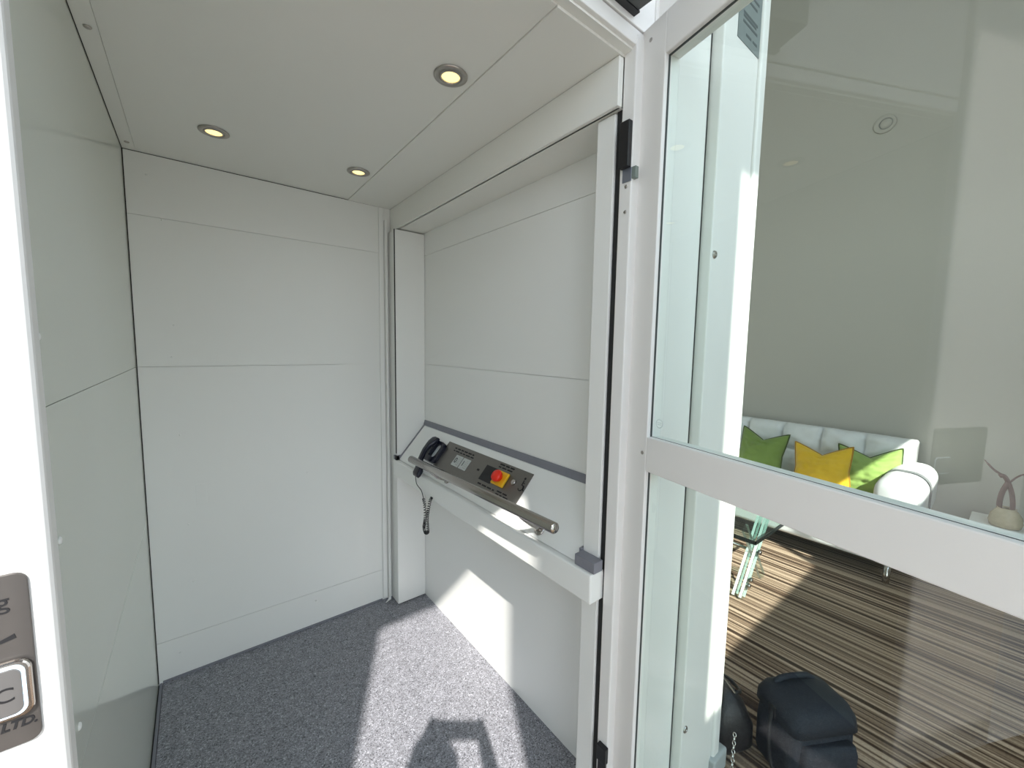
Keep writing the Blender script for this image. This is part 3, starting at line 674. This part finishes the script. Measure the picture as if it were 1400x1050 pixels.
# ------------------------------------------------------------------ the photographer, standing behind the camera
SKIN = mat('skin', (.62, .40, .30), .5); JUMPER = mat('dark_blue_knit', (.03, .04, .07), .9); TROUSER = mat('charcoal_cloth', (.04, .04, .045), .9); HAIR = mat('brown_hair', (.06, .035, .02), .6)
PB = V((-.30, -.38, 0)) + V((.785, -.619, 0))*.085 - V((.619, .785, 0))*.02; PF = V((.619, .785, 0)); PR = V((.785, -.619, 0))
pp = lambda x, y, z: PB + PR*x + PF*y + V((0, 0, z))
per = thing('person', 'person in dark jumper and trousers holding a phone up outside the lift', 'person', PB)
def skin(name, nodes, edges, m, parent, root=0, lev=2):
    """nodes {key: (local point, radius)}, grown with a Skin modifier into one continuous surface"""
    keys = list(nodes); me = bpy.data.meshes.new(name); off = wloc(parent)
    me.from_pydata([pp(*nodes[k][0]) - off for k in keys], [(keys.index(a), keys.index(b)) for a, b in edges], [])
    o = bpy.data.objects.new(name, me); link(o, parent); o.modifiers.new('skin', 'SKIN')
    for i, k in enumerate(keys):
        r = nodes[k][1]; me.skin_vertices[0].data[i].radius = r if isinstance(r, tuple) else (r, r)
        me.skin_vertices[0].data[i].use_root = (i == root)
    su = o.modifiers.new('sub', 'SUBSURF'); su.levels = lev; su.render_levels = lev
    o = meshed(o); o.data.materials.clear(); o.data.materials.append(m)
    for p in o.data.polygons: p.use_smooth = True
    return o
nd = {'chest': ((0, -.02, 1.32), .10), 'neck': ((0, -.01, 1.45), .055), 'nape': ((0, .015, 1.52), .055), 'head': ((0, .035, 1.60), (.078, .092)), 'crown': ((0, .025, 1.68), (.062, .075)), 'nose': ((0, .128, 1.585), .013)}
ed = [('chest', 'neck'), ('neck', 'nape'), ('nape', 'head'), ('head', 'crown'), ('head', 'nose')]
for sg, t in ((-1, 'l'), (1, 'r')):
    nd.update({t+'sh': ((sg*.17, -.02, 1.385), .055), t+'el': ((sg*.25, .10, 1.15), .042), t+'wr': ((sg*.125, .36, 1.275), .027), t+'pa': ((sg*.10, .425, 1.298), (.036, .018)), t+'ear': ((sg*.088, .02, 1.595), .014)})
    ed += [('chest', t+'sh'), (t+'sh', t+'el'), (t+'el', t+'wr'), (t+'wr', t+'pa'), ('head', t+'ear')]
    for k, (dz, ln) in enumerate(((.030, .9), (.012, 1), (-.006, .93), (-.022, .75))):
        nd[t+'f%da' % k] = ((sg*.095, .452, 1.308+dz), .0095); nd[t+'f%db' % k] = ((sg*.090, .474, 1.313+dz), .0088); nd[t+'f%dc' % k] = ((sg*(.090-.016*ln), .480, 1.313+dz), .008)
        ed += [(t+'pa', t+'f%da' % k), (t+'f%da' % k, t+'f%db' % k), (t+'f%db' % k, t+'f%dc' % k)]
    nd[t+'ta'] = ((sg*.085, .438, 1.328), .0105); nd[t+'tb'] = ((sg*.062, .452, 1.334), .0092); ed += [(t+'pa', t+'ta'), (t+'ta', t+'tb')]
skin('body', nd, ed, SKIN, per)
jn = {'pelvis': ((0, 0, .93), (.155, .105)), 'waist': ((0, 0, 1.10), (.145, .10)), 'chest': ((0, -.02, 1.30), (.165, .115)), 'neck': ((0, -.015, 1.425), (.075, .075))}
je = [('pelvis', 'waist'), ('waist', 'chest'), ('chest', 'neck')]
tn = {'hips': ((0, 0, .95), (.155, .11))}; te = []
for sg, t in ((-1, 'l'), (1, 'r')):
    jn.update({t+'sh': ((sg*.175, -.02, 1.375), .068), t+'el': ((sg*.252, .10, 1.15), .053), t+'cu': ((sg*.150, .30, 1.243), .038)}); je += [('chest', t+'sh'), (t+'sh', t+'el'), (t+'el', t+'cu')]
    tn.update({t+'th': ((sg*.095, .005, .80), .090), t+'kn': ((sg*.10, .015, .50), .066), t+'an': ((sg*.11, -.015, .09), .055)}); te += [('hips', t+'th'), (t+'th', t+'kn'), (t+'kn', t+'an')]
skin('jumper', jn, je, JUMPER, per); skin('trousers', tn, te, TROUSER, per)
for sg in (-1, 1):
    skin('shoe', {'h': ((sg*.11, -.06, .042), (.036, .036)), 'm': ((sg*.115, .05, .042), (.042, .034)), 't': ((sg*.125, .16, .032), (.036, .024))}, [('h', 'm'), ('m', 't')], INK, per)
    skin('eye', {'a': ((sg*.032, .112, 1.607), .010), 'b': ((sg*.032, .116, 1.607), .010)}, [('a', 'b')], mat('eye_white', (.7, .7, .7), .2), per, lev=1)
skin('mouth', {'a': ((-.022, .112, 1.545), .006), 'b': ((0, .118, 1.543), .008), 'c': ((.022, .112, 1.545), .006)}, [('a', 'b'), ('b', 'c')], mat('lips', (.5, .2, .17), .5), per, lev=1)
skin('hair', {'a': ((0, .06, 1.685), (.055, .05)), 'b': ((0, .0, 1.70), (.075, .05)), 'c': ((0, -.045, 1.65), (.082, .055)), 'd': ((0, -.05, 1.57), (.072, .045))}, [('a', 'b'), ('b', 'c'), ('c', 'd')], HAIR, per)
tp = thing('smartphone', 'dark smartphone held level in both hands at chest height', 'phone', pp(0, .462, 1.34))
bm = obox(B(), pp(0, .462, 1.318), PR, PF, (0, 0, 1), .080, .0042, .035)
obj('case', bm, BLACKPL, tp, bevel=.003)
obj('screen', obox(B(), pp(0, .4573, 1.318), PR, PF, (0, 0, 1), .075, .0005, .032), mat('dark_screen', (.01, .01, .012), .1), tp)

# ------------------------------------------------------------------ light
sun = bpy.data.lights.new('sun', 'SUN'); sun.energy = 8.3; sun.angle = R(.6); sun.color = (1, .965, .90)
so = bpy.data.objects.new('sun', sun); link(so)
d = V((SUNH.x, SUNH.y, -TAN)).normalized(); so.rotation_euler = d.to_track_quat('-Z', 'Y').to_euler(); so.location = (-3, -5, 6)
w = bpy.data.worlds.new('sky'); SC.world = w; w.use_nodes = True
wt = w.node_tree; wc = wt.nodes.new('ShaderNodeTexCoord'); wz = wt.nodes.new('ShaderNodeSeparateXYZ'); wr = wt.nodes.new('ShaderNodeValToRGB')   # hazy sky over sunlit ground
wm = wt.nodes.new('ShaderNodeMapRange'); wm.inputs[1].default_value = -.1; wm.inputs[2].default_value = 1
wt.links.new(wc.outputs['Generated'], wz.inputs[0]); wt.links.new(wz.outputs[2], wm.inputs[0]); wt.links.new(wm.outputs[0], wr.inputs[0]); wt.links.new(wr.outputs[0], wt.nodes['Background'].inputs[0])
we = wr.color_ramp.elements; we[0].position = .05; we[0].color = (.40, .425, .44, 1); we[1].position = .13; we[1].color = (.90, .97, 1, 1)
for p_, c_ in ((.45, (.76, .88, 1, 1)), (1., (.52, .72, 1, 1))): we.new(p_).color = c_
wt.nodes['Background'].inputs[1].default_value = 4.0
for i, h in enumerate(HOLES):
    a = bpy.data.lights.new('opening_portal', 'AREA'); a.shape = 'RECTANGLE'; a.size = h[1]-h[0]; a.size_y = h[3]-h[2]; a.cycles.is_portal = True
    o = bpy.data.objects.new('opening_portal', a); o.location = ((h[0]+h[1])/2, -1.235, (h[2]+h[3])/2); o.rotation_euler = (R(90), 0, 0); link(o)

# ------------------------------------------------------------------ camera
yaw, pitch, roll, fpx = .6672, -.0923, .0169, 549.8
fw = V((sin(yaw)*cos(pitch), cos(yaw)*cos(pitch), sin(pitch))); r0 = V((cos(yaw), -sin(yaw), 0)); u0 = r0.cross(fw)
rt = r0*cos(roll) + u0*sin(roll); up = u0*cos(roll) - r0*sin(roll)
cam = bpy.data.cameras.new('camera'); cam.sensor_width = 36; cam.sensor_fit = 'HORIZONTAL'; cam.lens = 36*fpx/1400; cam.clip_start = .02
co = bpy.data.objects.new('camera', cam); link(co)
co.matrix_world = Matrix(((rt.x, up.x, -fw.x, 0), (rt.y, up.y, -fw.y, 0), (rt.z, up.z, -fw.z, 1.34), (0, 0, 0, 1)))
SC.camera = co
vs_ = SC.view_settings; SC.display_settings.display_device = 'sRGB'; vs_.view_transform = 'Standard'; vs_.look = 'None'; vs_.gamma = 1; vs_.exposure = .12; vs_.use_curve_mapping = False
SC.cycles.use_denoising = True; SC.cycles.max_bounces = 12; SC.cycles.diffuse_bounces = 8; SC.cycles.transparent_max_bounces = 16
SC.cycles.sample_clamp_indirect = 8; SC.cycles.caustics_reflective = False; SC.cycles.caustics_refractive = False
